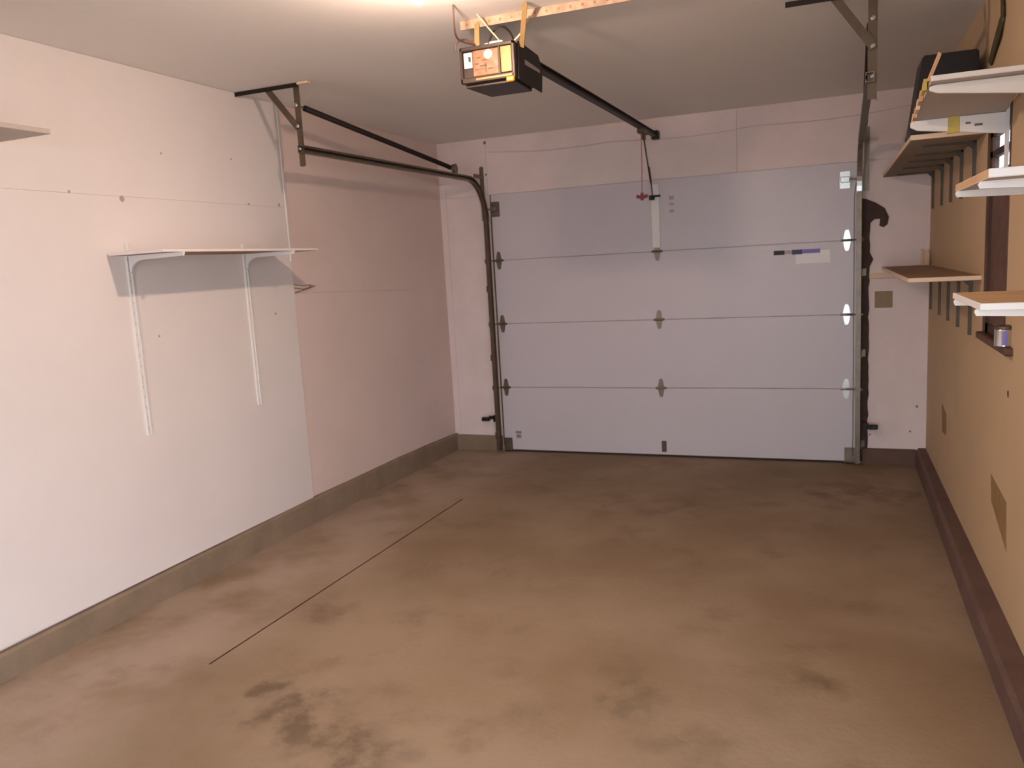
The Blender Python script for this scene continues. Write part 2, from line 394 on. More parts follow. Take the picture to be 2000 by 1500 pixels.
# dark jamb strips
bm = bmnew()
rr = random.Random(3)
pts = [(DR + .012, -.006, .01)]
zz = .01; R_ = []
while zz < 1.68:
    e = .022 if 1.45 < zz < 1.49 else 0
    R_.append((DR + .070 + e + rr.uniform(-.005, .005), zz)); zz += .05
poly = [(DR - .02, .01)] + R_ + [(DR + .075, 1.71), (DR + .100, 1.735), (DR + .135, 1.735), (DR + .130, 1.688), (DR + .158, 1.675), (DR + .182, 1.695), (DR + .190, 1.745), (DR + .165, 1.805), (DR + .110, 1.845), (DR + .05, 1.875), (DR - .02, 1.89)]  # strip outline with a hook-shaped dark bulge at its top
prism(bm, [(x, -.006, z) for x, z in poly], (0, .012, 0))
struct(obj('trim_5', bm, 'jamb'), 'dark brown strip with a hook-shaped bulge beside the right track', 'trim')
struct(box('trim_6', (DL - .012, -.004, .0), (DL + .012, .06, DH), 'jamb', None, .002), 'narrow dark brown jamb strip beside the left track', 'trim')

# ------------------------------------------------------------------ overhead garage door (four sections)
gd = thing('door_1', 'white four section overhead garage door', 'garage door', ((DL + DR) / 2, 0, .01), kind='structure')
SECS = [.012, .548, 1.082, 1.602, 2.134]
for i in range(4):
    z0, z1 = SECS[i] + .0020, SECS[i + 1] - .0020
    bm = bmnew(); bx(bm, (DL, -.018, z0), (DR, .03, z1), .0006); bx(bm, (DL, .006, z1 - .004), (DR, .026, z1 + .012)) if i < 3 else None; obj('door_panel', bm, 'door', gd)
box('bottom_seal', (DL, -.012, -.012), (DR, .03, .014), 'rubber', gd, .003)
box('end_stile', (DR - .004, -.020, .014), (DR + .010, .03, DH), 'galv', gd, .001)
box('end_stile', (DL - .006, -.020, .014), (DL + .004, .03, DH), 'galv', gd, .001)
def hinge(x, z, m, s=1.0, up=True, roller=0):
    bm = bmnew()
    # leaf below and above the knuckle, tapered
    def leaf(sg):
        prism(bm, [(x - .026 * s, -.018, z), (x + .026 * s, -.018, z), (x + .016 * s, -.018, z + sg * .055 * s), (x + .010 * s, -.018, z + sg * .072 * s), (x - .010 * s, -.018, z + sg * .072 * s), (x - .016 * s, -.018, z + sg * .055 * s)], (0, -.004, 0))
    leaf(-1)
    if up: leaf(1)
    tube(bm, [(x - .040 * s, -.026, z), (x + .040 * s, -.026, z)], .009 * s, 10)
    h = obj('hinge', bm, m, gd)
    if roller:
        bm = bmnew(); tube(bm, [(x, -.034, z), (x + roller * .11, -.055, z)], .005, 8); lathe(bm, (x + roller * .095, -.055, z), [(.010, -.008 * 1), (.023, -.008), (.023, .008), (.010, .008)], 'x', 14)
        obj('roller', bm, 'galv', h)
    return h
for z in SECS[1:4]:
    hinge((DL + DR) / 2 - .03, z, 'galv', 1.0)
    hinge(DL + .045, z, 'galv', 1.0, roller=-1)
    hinge(DR - .075, z, 'galv_bright', 1.0, roller=1)
# top roller fixtures
for x, sg, mm in ((DL + .04, -1, 'galv'), (DR - .09, 1, 'galv_bright')):
    bm = bmnew(); bx(bm, (x - .035, -.024, 1.955), (x + .035, -.018, 2.075), .002); bx(bm, (x - .030, -.062, 1.995), (x + .030, -.022, 2.035), .004)
    tube(bm, [(x, -.05, 2.015), (x + sg * .10, -.06, 2.015)], .005, 8)
    obj('top_fixture', bm, mm, gd)
# bottom corner brackets
for x0, x1 in ((DL + .005, DL + .075), (DR - .085, DR - .005)):
    bm = bmnew(); bx(bm, (x0, -.022, .012), (x1, -.018, .115), .001); bx(bm, (x0, -.05, .012), (x1, -.018, .018), .001)
    obj('bottom_bracket', bm, 'galv', gd)
box('bottom_plate', (1.797, -.022, .035), (1.835, -.0185, .125), 'dark_steel', gd, .001)
# operator bracket: white vertical reinforcing strip below the arm
bm = bmnew(); bx(bm, (1.772, -.028, 1.63), (1.832, -.018, 2.10), .002); obj('reinforcing_strip', bm, 'white', gd)
bm = bmnew(); bx(bm, (1.76, -.05, 1.985), (1.80, -.028, 2.02), .002); bx(bm, (1.80, -.04, 2.005), (1.845, -.030, 2.020), .002); obj('arm_bracket', bm, 'black', gd)
# faint lock plate, three small marks
for dz, h in ((.052, .028), (.006, .016), (-.045, .022)):
    box('lock_plate', (1.905, -.0195, 1.94 + dz - h / 2), (1.942, -.0178, 1.94 + dz + h / 2), 'ink_mid', gd, .0005)
# printed labels
st = box('label_sticker', (2.80, -.0192, 1.455), (3.03, -.0178, 1.545), 'white', gd, .0004)
box('label_band', (2.775, -.0204, 1.522), (2.845, -.0190, 1.556), 'blue', st)
box('label_band', (2.845, -.0204, 1.526), (2.965, -.0190, 1.556), 'purple', st)
box('label_band', (2.650, -.0195, 1.524), (2.725, -.0178, 1.556), 'ink', st)
box('label_band', (2.725, -.0190, 1.528), (2.775, -.0178, 1.554), 'ink_mid', st)
st2 = box('label_sticker', (.565, -.0192, .108), (.612, -.0178, .172), 'ink_mid', gd, .0004)
box('label_band', (.562, -.0200, .158), (.614, -.0188, .172), 'ink_grey', st2); box('label_band', (.570, -.0200, .122), (.607, -.0188, .138), 'ink_grey', st2)

# ------------------------------------------------------------------ roller tracks with hangers
def cprof(s):   # C channel opening towards the door
    w, d, t = .016, .020, .003
    P = [(-w, -d), (w, -d), (w, -d + .012), (w - t, -d + .012), (w - t, -d + t), (-w + t, -d + t), (-w + t, d - t), (w - t, d - t), (w - t, d - .012), (w, d - .012), (w, d), (-w, d)]
    return [(a * s, b) for a, b in P]
def track(sg, xv, xh, mtrack, mh, label, splabel, mcurve=None):
    t = thing('roller_track', label, 'door track', (xv, -.07, 0), 'galvanised tracks of the overhead door')
    yv, zh, r = -.075, 2.24, .31
    path = [(xv, yv, .015), (xv, yv, .6), (xv, yv, 1.2), (xv, yv, zh - r)]
    bm = bmnew(); sweep(bm, path, cprof(-sg), (1, 0, 0)); obj('vertical_track', bm, mtrack, t)
    path = [(xv, yv, zh - r - .001)]
    for i in range(1, 15):
        a = math.pi / 2 * i / 14; path.append((xv, yv - r * (1 - math.cos(a)), zh - r + r * math.sin(a)))
    bm = bmnew(); sweep(bm, path, cprof(-sg), (1, 0, 0)); obj('curved_track', bm, mcurve or mtrack, t)
    path = [(xv, yv - r - .001, zh)] + [(xv + (xh - xv) * k / 4, yv - r + (-2.48 - yv + r) * k / 4, zh) for k in range(1, 5)]
    bm = bmnew(); sweep(bm, path, cprof(-sg), (1, 0, 0)); obj('horizontal_track', bm, mh, t)
    # flag bracket on the wall
    xo = xv + sg * .03
    bm = bmnew(); angle_iron(bm, (xo, -.001, 1.93), (xo, -.001, 2.36), (-sg * 1.0 * -1, 0, 0), (0, -1, 0), .035, .055); bx(bm, (xo - .003, -.20, 2.262), (xo + .003, -.002, 2.292)); obj('flag_bracket', bm, 'galv', t)
    # jamb brackets
    for z in (.12, .78, 1.35):
        bm = bmnew(); bx(bm, (xv + sg * .022, -.09, z), (xv + sg * .028, -.013, z + .05), .001); bx(bm, (xv + sg * .022, -.016, z), (xv + sg * .05, -.013, z + .05), .001); obj('track_bracket', bm, 'galv', t)
    # rear hanger: upright, diagonal and ceiling angle
    xu = xh + sg * .028
    bm = bmnew(); angle_iron(bm, (xu, -2.455, 2.155), (xu, -2.455, H - .001), (-sg, 0, 0), (0, 1, 0), .036, .036); obj('hanger_upright', bm, 'dark_steel', t)
    bm = bmnew()
    a = Vector((xu - .168, -2.459, H - .004)); b = Vector((xu - sg * .012, -2.459, 2.355)) if True else None
    d = (b - a).normalized(); s = Vector((0, 1, 0)).cross(d).normalized()
    prism(bm, [a - s * .017, a + s * .017, b + s * .017, b - s * .017], (0, -.004, 0)); obj('hanger_brace', bm, 'dark_steel', t)
    xa = 0.004 if sg < 0 else W - .004
    xb = .415 if sg < 0 else W - .80
    bm = bmnew(); angle_iron(bm, (xa, -2.47, H - .001), (xb, -2.47, H - .001), (0, 0, -1), (0, 1, 0), .022, .03); obj('ceiling_angle', bm, 'black', t)
    if sg < 0: box('ceiling_angle_end', (xb, -2.475, H - .012), (.485, -2.445, H - .001), 'cream', t, .001)
    for (x, z) in ((xu - sg * .016, 2.362), (xu - sg * .016, 2.245), (xu - sg * .016, 2.47)):
        bm = bmnew(); lathe(bm, (x, -2.459, z), [(.011, 0), (.011, -.008), (.006, -.011)], 'y', 6); obj('bolt', bm, 'galv_bright', t)
    # extension spring
    s0 = thing('extension_spring', splabel, 'spring', (xv, -.6, 2.3), 'extension springs of the overhead door')
    A = Vector((xu - sg * .022, -2.40, 2.462)); B = Vector((xv + sg * .012, -.66, 2.30))
    bm = bmnew(); ridged(bm, A, B, .0175, .0145, 420); obj('spring_coil', bm, 'black', s0)
    bm = bmnew(); tube(bm, [A, A + Vector((0, -.055, .004))], .004, 6); obj('spring_hook', bm, 'galv', s0)
    bm = bmnew(); c = B + Vector((0, .075, -.004)); lathe(bm, c, [(.008, -.010), (.038, -.010), (.033, 0), (.038, .010), (.008, .010)], 'x', 18); pu = obj('pulley', bm, 'galv', s0)
    bm = bmnew(); bx(bm, (c.x - .016, c.y - .09, c.z - .010), (c.x - .012, c.y + .012, c.z + .010)); bx(bm, (c.x + .012, c.y - .09, c.z - .010), (c.x + .016, c.y + .012, c.z + .010)); bx(bm, (c.x - .016, c.y - .09, c.z - .010), (c.x + .016, c.y - .086, c.z + .010)); obj('pulley_fork', bm, 'galv', pu)
    bm = bmnew(); tube(bm, [c + Vector((0, .03, -.028)), (c.x, -.11, 2.20), (xv - sg * .03, -.045, 1.9), (xv - sg * .03, -.045, .06)], .0022, 6); obj('lift_cable', bm, 'cable', s0)
    return t
track(-1, .43, .405, 'dark_steel', 'galv', 'dull roller track curving down beside the left wall', 'black extension spring above the track by the left wall')
track(1, 3.215, 3.185, 'galv', 'galv', 'shiny roller track curving down beside the brown jamb strip', 'black extension spring above the track by the tan wall', 'galv_bright')

# photo eye sensors
for sg, x, lab in ((-1, .43, 'small black photo eye on the track beside the left wall'), (1, 3.215, 'small black photo eye on the track beside the brown jamb strip')):
    t = thing('photo_eye', lab, 'sensor', (x, -.07, .29), 'door safety sensors')
    x0 = x + sg * .0266
    bm = bmnew(); bx(bm, (x0, -.10, .262), (x0 + sg * .006, -.03, .318), .001); bx(bm, (x0, -.10, .285), (x0 + sg * .045, -.094, .315), .001); obj('mounting_bracket', bm, 'black', t)
    bm = bmnew(); bx(bm, (x0 + sg * .035, -.125, .272), (x0 + sg * .105, -.085, .304), .006); h = obj('housing', bm, 'black_plastic', t)
    bm = bmnew(); lathe(bm, (x0 + sg * .055, -.125, .288), [(.010, 0), (.010, -.004), (.006, -.006)], 'y', 12); obj('lens', bm, 'ink', h)

# wire tacked along the header
bm = bmnew()
P = []
for i in range(41):
    k = i / 40; x = .44 + (3.60 - .44) * k; P.append((x, -.004, 2.475 - .022 * abs(math.sin(k * math.pi * 3)) - .03 * math.sin(k * math.pi)))
tube(bm, P, .0022, 6); tag(obj('sensor_wire', bm, 'wire'), 'thin pale wire sagging along the wall above the garage door', 'wire')

# ------------------------------------------------------------------ door opener
OX0, OX1, OY0, OY1, OZ0, OZ1 = 1.604, 1.848, -3.0, -2.745, 2.322, 2.466
op = thing('door_opener', 'dark ceiling hung garage door opener with amber front', 'door opener', (1.73, -2.9, 2.322))
bm = bmnew(); bx(bm, (OX0, OY0 + .012, OZ0), (OX1, OY1, OZ1), .008); hs = obj('housing', bm, 'opener', op)
bm = bmnew(); prism(bm, [(OX0 + .012, OY0 + .02, OZ0 + .002), (OX1 - .01, OY0 + .02, OZ0 + .002), (OX1 - .02, OY1 - .01, OZ0 + .002), (OX0 + .03, OY1 - .01, OZ0 + .002)], (0, 0, -.016), .003); obj('bottom_cover', bm, 'opener', op)
# front frame, light lens and labels
bm = bmnew()
bx(bm, (OX0, OY0 - .004, OZ0), (OX1 - .004, OY0 + .016, OZ0 + .022), .003); bx(bm, (OX0, OY0 - .004, OZ0), (OX0 + .012, OY0 + .016, OZ1), .003); bx(bm, (OX1 - .014, OY0 - .004, OZ0), (OX1, OY0 + .016, OZ1), .003)
bx(bm, (OX0, OY0 - .004, OZ1 - .016), (OX1, OY0 + .016, OZ1), .003); bx(bm, (OX1 - .072, OY0 - .002, OZ0 + .02), (OX1 - .064, OY0 + .016, OZ1 - .012), .001)
obj('front_frame', bm, 'opener', op)
box('side_label', (OX0 + .016, OY0 + .004, OZ0 + .062), (OX0 + .052, OY0 + .013, OZ1 - .022), 'label', op, .001)
bm = bmnew(); prism(bm, [(OX0 + .036, OY0 + .003, OZ1 - .035), (OX0 + .048, OY0 + .003, OZ1 - .040), (OX0 + .048, OY0 + .003, OZ1 - .062), (OX0 + .036, OY0 + .003, OZ1 - .056)], (0, .001, 0)); obj('label_mark', bm, 'ink', op)
ln = box('light_lens', (OX0 + .056, OY0 + .002, OZ0 + .024), (OX1 - .073, OY0 + .013, OZ1 - .017), 'peach', op, .003)
for i, (a, b, c, d) in enumerate(((.064, .070, .082, .076), (.100, .082, .128, .088), (.086, .060, .118, .066), (.112, .036, .116, .074), (.068, .050, .104, .053), (.122, .046, .145, .052), (.074, .094, .092, .099))):
    box('lens_mark', (OX0 + a, OY0 + .0008, OZ0 + b), (OX0 + c, OY0 + .0024, OZ0 + d), 'cable', ln)
bm = bmnew(); lathe(bm, (OX0 + .128, OY0 + .004, OZ1 - .040), [(.020, 0), (.019, -.008), (.014, -.015), (.006, -.019)], 'y', 16); obj('bulb_highlight', bm, 'label', op, True)  # white dome standing in for the ceiling bulb's reflection on the front
box('amber_panel', (OX1 - .063, OY0 + .001, OZ0 + .026), (OX1 - .016, OY0 + .013, OZ1 - .017), 'amber', op, .002)
box('amber_strip', (OX0 + .07, OY0 - .007, OZ0 + .007), (OX1 - .015, OY0 - .003, OZ0 + .015), 'strap', op, .001)
box('learn_button', (OX1 - .038, OY0 - .014, OZ0 - .016), (OX1 - .004, OY0 + .004, OZ0 + .004), 'orange', op, .004)
# side chassis plate with pale rating strip, hood over the rail
bm = bmnew(); prism(bm, [(OX1 + .001, OY0 + .02, OZ0 - .004), (OX1 + .001, OY1 + .05, OZ0 - .012), (OX1 + .001, OY1 + .07, OZ0 + .09), (OX1 + .001, OY1 + .02, OZ1 - .005), (OX1 + .001, OY0 + .03, OZ1 + .004)], (.005, 0, 0), .001); ch = obj('side_plate', bm, 'black', op)
bm = bmnew(); prism(bm, [(OX1 + .006, OY0 + .10, OZ0 + .066), (OX1 + .006, OY1 + .03, OZ0 + .066), (OX1 + .006, OY1 + .03, OZ0 + .080), (OX1 + .006, OY0 + .10, OZ0 + .086)], (.001, 0, 0)); obj('rating_strip', bm, 'ink_mid', ch)
box('top_terminal', (OX0 + .125, OY0 + .02, OZ1 - .001), (OX0 + .185, OY0 + .07, OZ1 + .014), 'label', op, .004)
box('top_terminal', (OX0 + .085, OY0 + .06, OZ1 - .001), (OX0 + .115, OY0 + .10, OZ1 + .022), 'cream', op, .004)
bm = bmnew(); tube(bm, bez((OX0 + .11, OY0 + .05, OZ1), (OX0 + .13, OY0 + .05, OZ1 + .10), (OX0 + .20, OY0 + .06, OZ1 + .10), (OX0 + .225, OY0 + .06, OZ1), 18), .0045, 8); obj('cable_loop', bm, 'black', op, True)
# rail, trolley, arm
RX = 1.82
bm = bmnew(); angle = .02
P = [(-.018, -.016), (.018, -.016), (.018, -.010), (.006, -.010), (.006, .010), (.018, .010), (.018, .016), (-.018, .016), (-.018, .010), (-.006, .010), (-.006, -.010), (-.018, -.010)]
sweep(bm, [(RX - .01, OY1 - .04, 2.44), (RX, -1.4, 2.447), (RX, -.03, 2.455)], P, (1, 0, 0)); obj('rail', bm, 'black', op)
bm = bmnew(); bx(bm, (RX - .026, -.07, 2.425), (RX + .026, -.001, 2.485), .003); lathe(bm, (RX, -.075, 2.455), [(.008, -.014), (.026, -.014), (.026, .014), (.008, .014)], 'x', 16); obj('header_bracket', bm, 'black', op)
bm = bmnew(); bx(bm, (RX - .024, -.55, 2.408), (RX + .024, -.40, 2.442), .004); bx(bm, (RX - .012, -.47, 2.375), (RX + .012, -.43, 2.41), .003); tr = obj('trolley', bm, 'dark_steel', op)
bm = bmnew(); a = Vector((RX, -.45, 2.395)); b = Vector((1.795, -.16, 2.14)); c = Vector((1.783, -.05, 2.0))
a2, b2 = a, b + (b - a) * .12
def flat(bm, p, q, w, t):
    d = (Vector(q) - Vector(p)).normalized(); s = Vector((1, 0, 0)); s = (s - d * s.dot(d)).normalized(); n = s.cross(d)
    p, q = Vector(p), Vector(q)
    prism(bm, [p - n * w / 2 - s * t / 2, p + n * w / 2 - s * t / 2, q + n * w / 2 - s * t / 2, q - n * w / 2 - s * t / 2], s * t, .001)
flat(bm, a2, b2, .026, .005); obj('door_arm', bm, 'black', op)
bm = bmnew(); off = Vector((.006, 0, 0)); flat(bm, b - (b - a) * .25 + off, b + off, .026, .005); flat(bm, b + off, c + off, .026, .005); obj('door_arm', bm, 'black', op)
# release cord
rc = thing('release_cord', 'faded red pull handle hanging on a cord from the opener rail', 'pull cord', (RX, -.56, 1.98))
bm = bmnew(); tube(bm, [(RX, -.53, 2.406), (RX + .002, -.545, 2.2), (RX, -.56, 1.995)], .0035, 6); obj('cord', bm, 'redcord', rc)
bm = bmnew(); tube(bm, [(RX - .038, -.56, 1.985), (RX - .02, -.56, 1.978), (RX + .02, -.56, 1.978), (RX + .038, -.56, 1.985)], .012, 10); tube(bm, [(RX, -.56, 2.005), (RX, -.56, 1.955)], .011, 10); obj('handle', bm, 'red', rc, True)
# mounting angle on the ceiling and straps
ma = thing('mounting_angle', 'cream perforated steel angle on the ceiling above the opener', 'bracket', (1.9, -2.97, H))
bm = bmnew(); angle_iron(bm, (1.60, -2.965, H - .001), (2.34, -2.965, H - .001), (0, 0, -1), (0, 1, 0), .034, .03); ob = obj('angle', bm, 'angle_cream', ma)
bm = bmnew()
for i in range(14): lathe(bm, (1.63 + i * .05, -2.965, H - .018), [(.006, 0), (.005, -.0008)], 'y', 8)
obj('punched_hole', bm, 'strap', ob)['kind'] = 'stuff'
def strap(p, q, lab):
    bm = bmnew(); p, q = Vector(p), Vector(q); d = (q - p).normalized(); s = Vector((0, 1, 0)).cross(d).normalized()
    prism(bm, [p - s * .011, p + s * .011, q + s * .011, q - s * .011], (0, .004, 0)); return tag(obj('hanger_strap', bm, 'strap'), lab, 'strap', 'opener hanger straps')
strap((1.677, -2.972, H - .02), (1.672, -2.972, OZ1 - .004), 'short yellowed strap between ceiling angle and opener near its white label')
strap((1.925, -3.06, H), (1.86, -2.95, OZ1 - .02), 'long yellowed strap holding the opener at its black side plate')
bm = bmnew(); tube(bm, [(1.92, -3.0, 2.545), (1.87, -2.96, 2.50), (1.83, -2.95, OZ1 + .009)], .004, 6); tag(obj('brace_wire', bm, 'cream'), 'cream brace running diagonally from strap to opener top', 'brace')
bm = bmnew(); tube(bm, [(1.70, -3.02, H), (1.735, -2.99, 2.53), (1.768, -2.96, OZ1 + .018)], .003, 6); tag(obj('hanging_string', bm, 'cream'), 'thin cream string dropping from the ceiling to the opener', 'string')
pc = thing('power_cord', 'thin brown power cord looping from ceiling to opener', 'cord', (1.66, -3.15, H))
bm = bmnew(); tube(bm, bez((1.67, -3.18, H), (1.66, -3.16, 2.45), (1.60, -3.05, 2.49), (1.665, -2.97, OZ1 + .012), 22), .0042, 8); obj('cord', bm, 'cable', pc, True)
bm = bmnew(); tube(bm, bez((1.665, -2.97, OZ1 + .012), (1.64, -2.98, 2.51), (1.59, -3.02, 2.51), (1.592, -3.012, OZ1 - .01), 14), .004, 8); obj('cord_end', bm, 'cable', pc, True)

# ------------------------------------------------------------------ ceiling lamp
BX, BY, BZ = 1.735, -3.605, 2.494
lh = thing('ceiling_lamp', 'glowing bare bulb in a porcelain ceiling lampholder', 'lamp', (BX, BY, H))
bm = bmnew(); lathe(bm, (BX, BY, H), [(.058, 0), (.058, -.012), (.046, -.024), (.026, -.036)], 'z', 28); obj('base', bm, 'porcelain', lh, True)
bm = bmnew(); lathe(bm, (BX, BY, H - .034), [(.0175, 0), (.0175, -.010), (.015, -.014)], 'z', 20); obj('socket', bm, 'galv', lh, True)
bm = bmnew(); lathe(bm, (BX, BY, BZ), [(.0145, .044), (.020, .030), (.027, .014), (.0312, .002), (.0305, 0)], 'z', 24); obj('bulb_body', bm, 'porcelain', lh, True)
bm = bmnew(); lathe(bm, (BX, BY, BZ), [(.031 * math.cos(a), -.031 * math.sin(a)) for a in [k * math.pi / 2 / 9 for k in range(0, 9)]] + [(.002, -.031)], 'z', 24); obj('bulb_dome', bm, 'bulb', lh, True)

# ------------------------------------------------------------------ shelf hardware helpers
def standard(x, y, z0, z1, sg, lab, grp):
    """slotted wall standard, sg = direction into the room"""
    t = thing('shelf_standard', lab, 'shelf standard', (x, y, z0), grp)
    bm = bmnew(); prism(bm, [(x, y - .0125, z0), (x + sg * .011, y - .0125, z0), (x + sg * .011, y - .009, z0), (x + sg * .004, y - .009, z0), (x + sg * .004, y + .009, z0), (x + sg * .011, y + .009, z0), (x + sg * .011, y + .0125, z0), (x, y + .0125, z0)], (0, 0, z1 - z0)); obj('channel', bm, 'white', t)
    bm = bmnew(); k = z0 + .03
    while k < z1 - .03:
        bx(bm, (x + sg * .0035, y - .0035, k), (x + sg * .0048, y - .0005, k + .012)); k += .05
    o = obj('slot', bm, 'ink_mid', t); o['kind'] = 'stuff'
    return t
def arm_bracket(x, y, z, sg, L, h, lab, grp, m='white', gusset=.05):
    """tapered steel shelf arm with a curved gusset; top edge at z"""
    bm = bmnew(); P = [(x + sg * .004, z), (x + sg * L, z), (x + sg * (L + .004), z - .006), (x + sg * L, z - .016), (x + sg * L * .6, z - .016 - (h - .016) * .3)]
    for i in range(7):
        a = i / 6 * math.pi / 2; P.append((x + sg * (L * .24 * (1 - math.sin(a)) + .016), z - h * .72 - gusset * (1 - math.cos(a))))
    P.append((x + sg * .004, z - h - gusset))
    prism(bm, [(px, y - .005, pz) for px, pz in P], (0, .010, 0)); bx(bm, (x + sg * .004, y - .010, z - .003), (x + sg * L, y + .010, z))
    return tag(obj('shelf_bracket', bm, m), lab, 'bracket', grp)
def board(lo, hi, lab, m_top, m_edge, m_bot=None, grp=None, name='shelf_board'):
    bm = bmnew(); bx(bm, lo, hi, .002)
    o = obj(name, bm, None, None, mats=[m_top, m_edge, m_bot or m_top])
    for p in o.data.polygons:
        n = p.normal; p.material_index = 0 if n.z > .8 else (2 if n.z < -.8 else 1)
    return tag(o, lab, 'shelf', grp)

# left wall shelf
for y, lab in ((-3.335, 'white slotted standard under the outer end of the left wall shelf'), (-2.528, 'white slotted standard beside the sheet seam under the left wall shelf')):
    standard(0, y, .855, 1.765, 1, lab, 'standards on the left wall')
ZS = 1.708
arm_bracket(.007, -3.335, ZS, 1, .330, .030, 'white curved shelf arm farther from the sheet seam on the left wall', 'arms of the left wall shelf')
arm_bracket(.007, -2.528, ZS, 1, .330, .030, 'white curved shelf arm close to the sheet seam on the left wall', 'arms of the left wall shelf')
board((.012, -3.45, ZS), (.338, -2.30, ZS + .012), 'thin pale shelf board on two white arms on the left wall', 'white_wall', 'white_wall', 'shelf_brown')
lw = bmnew()
tube(lw, [(-.005, -2.09, 1.520), (.010, -2.03, 1.510), (.012, -1.95, 1.512), (.012, -1.90, 1.503), (.010, -1.97, 1.492), (.008, -2.06, 1.478), (-.005, -2.09, 1.470)], .0022, 6)
tube(lw, [(-.005, -2.09, 1.500), (.010, -2.02, 1.488), (.012, -1.93, 1.500), (.010, -1.96, 1.506)], .0022, 6)
tag(obj('loose_wire', lw, 'cable'), 'thin loose wire looping out of the sheet seam on the left wall', 'wire')
# short upper shelf near the camera on the left wall
board((.0, -5.1, 2.158), (.28, -3.884, 2.176), 'pale shelf board high on the left wall above the curb', 'white_wall', 'shelf_grey', 'shelf_grey')

# corner shelves on the right wall with L brackets
FX = 3.365
board((FX, -2.11, 1.385), (W, -.001, 1.405), 'lower brown corner shelf beside the garage door', 'shelf_brown', 'cream', 'shelf_brown')
board((FX, -2.12, 2.012), (W, -.001, 2.034), 'upper brown corner shelf under the black bin', 'shelf_brown', 'cream', 'shelf_under')
def lbr(y, z, leg, reach, lab, grp):
    bm = bmnew(); w = .011
    bx(bm, (W - .014, y - w, z - leg), (W, y + w, z), .001); bx(bm, (W - reach, y - w, z - .010), (W, y + w, z), .001)
    prism(bm, [(W - .013, y - .004, z - .04), (W - .013, y - .004, z - .009), (W - .045, y - .004, z - .009)], (0, .008, 0))
    return tag(obj('l_bracket', bm, 'bracket'), lab, 'bracket', grp)
for y in (-.19, -.66, -1.06, -1.45, -1.85):
    lbr(y, 2.012, .24, .22, 'grey L bracket under the upper corner shelf', 'brackets under the upper corner shelf')
    lbr(y, 1.385, .27, .22, 'grey L bracket under the lower corner shelf', 'brackets under the lower corner shelf')
tag(box('shelf_cleat', (3.284, -.022, 1.327), (W, -.001, 1.362), 'cream', None, .003), 'cream wooden cleat on the back wall below the lower corner shelf', 'cleat')
wbk = thing('wood_block', 'small cream block standing in the corner on the lower shelf', 'block', (3.63, -.08, 1.405))
bm = bmnew(); bx(bm, (3.615, -.11, 1.405), (3.65, -.06, 1.50), .004); bx(bm, (3.60, -.10, 1.405), (3.616, -.065, 1.515), .004); obj('block', bm, 'cream', wbk)
# black bin on the upper corner shelf
bb = thing('storage_bin', 'black plastic bin on the upper corner shelf', 'bin', (3.5, -1.95, 2.034))
bm = bmnew()
def frus(lo, hi, z0, z1):
    a = [bm.verts.new((x, y, z0)) for x, y in ((lo[0], lo[1]), (lo[2], lo[1]), (lo[2], lo[3]), (lo[0], lo[3]))]; b = [bm.verts.new((x, y, z1)) for x, y in ((hi[0], hi[1]), (hi[2], hi[1]), (hi[2], hi[3]), (hi[0], hi[3]))]
    fs = [bm.faces.new(a[::-1]), bm.faces.new(b)] + [bm.faces.new((a[i], a[(i + 1) % 4], b[(i + 1) % 4], b[i])) for i in range(4)]
    bmesh.ops.bevel(bm, geom=list({e for f in fs for e in f.edges}), offset=.006, segments=2, affect='EDGES')
frus((3.370, -2.10, 3.645, -1.80), (3.412, -2.085, 3.628, -1.82), 2.058, 2.372)
obj('body', bm, 'black_plastic', bb)
bm = bmnew(); frus((3.366, -2.105, 3.652, -1.79), (3.366, -2.105, 3.652, -1.79), 2.034, 2.062); obj('rim', bm, 'black_plastic', bb)

# near shelves on white standards (right wall)
for y, z0, z1, lab in ((-2.60, 1.80, 2.14, 'short white standard beside the brown framed window'), (-3.02, 1.70, 2.3, 'white standard at the outer end of the high painted shelf'),
                       (-3.66, 1.15, 1.85, 'white standard carrying the far ends of the two low painted shelves'), (-4.02, 1.15, 1.85, 'white standard carrying the near ends of the two low painted shelves')):
    standard(W, y, z0, z1, -1, lab, 'standards on the tan wall')
def taper(y, z, tipx, h_tip, h_wall, lab, m='white', rise=0):
    bm = bmnew(); prism(bm, [(tipx, y - .006, z - .003), (tipx + .02, y - .006, z + .002), (W - .005, y - .006, z + .002 + rise), (W - .005, y - .006, z - h_wall), (tipx + .025, y - .006, z - h_tip), (tipx, y - .006, z - h_tip * .6)], (0, .012, 0), .002)
    return tag(obj('shelf_bracket', bm, m), lab, 'bracket', 'arms of the right wall shelves')
a1 = taper(-3.02, 2.088, 3.350, .026, .060, 'white tapered arm at the outer end of the high painted shelf')
a2 = taper(-2.60, 2.030, 3.326, .036, .078, 'white tapered arm wrapped with yellow tape beside the window')
bm = bmnew(); bx(bm, (3.455, -2.6085, 1.972), (3.495, -2.5915, 2.034), .001); tp = obj('tape', bm, 'tape', a2); tp['label'] = 'band of yellow tape'
box('printed_mark', (3.515, -2.607, 2.000), (3.532, -2.6055, 2.008), 'ink_grey', a2); box('printed_mark', (3.545, -2.607, 1.990), (3.572, -2.6055, 1.999), 'ink_grey', a2)
# high shelf board, tilted: rests on both arms
bm = bmnew()
prism(bm, [(3.335, -2.55, 2.0265), (W - .012, -2.55, 2.0265), (W - .012, -3.06, 2.097), (3.350, -3.06, 2.097)], (0, 0, .018), .002)
o = obj('shelf_board', bm, None, None, mats=['shelf_grey', 'wood', 'white'])
for p in o.data.polygons:
    n = p.normal; p.material_index = 0 if abs(n.z) > .8 else (1 if n.x < -.8 else 2)
tag(o, 'high grey shelf board with a raw chipped front edge', 'shelf')
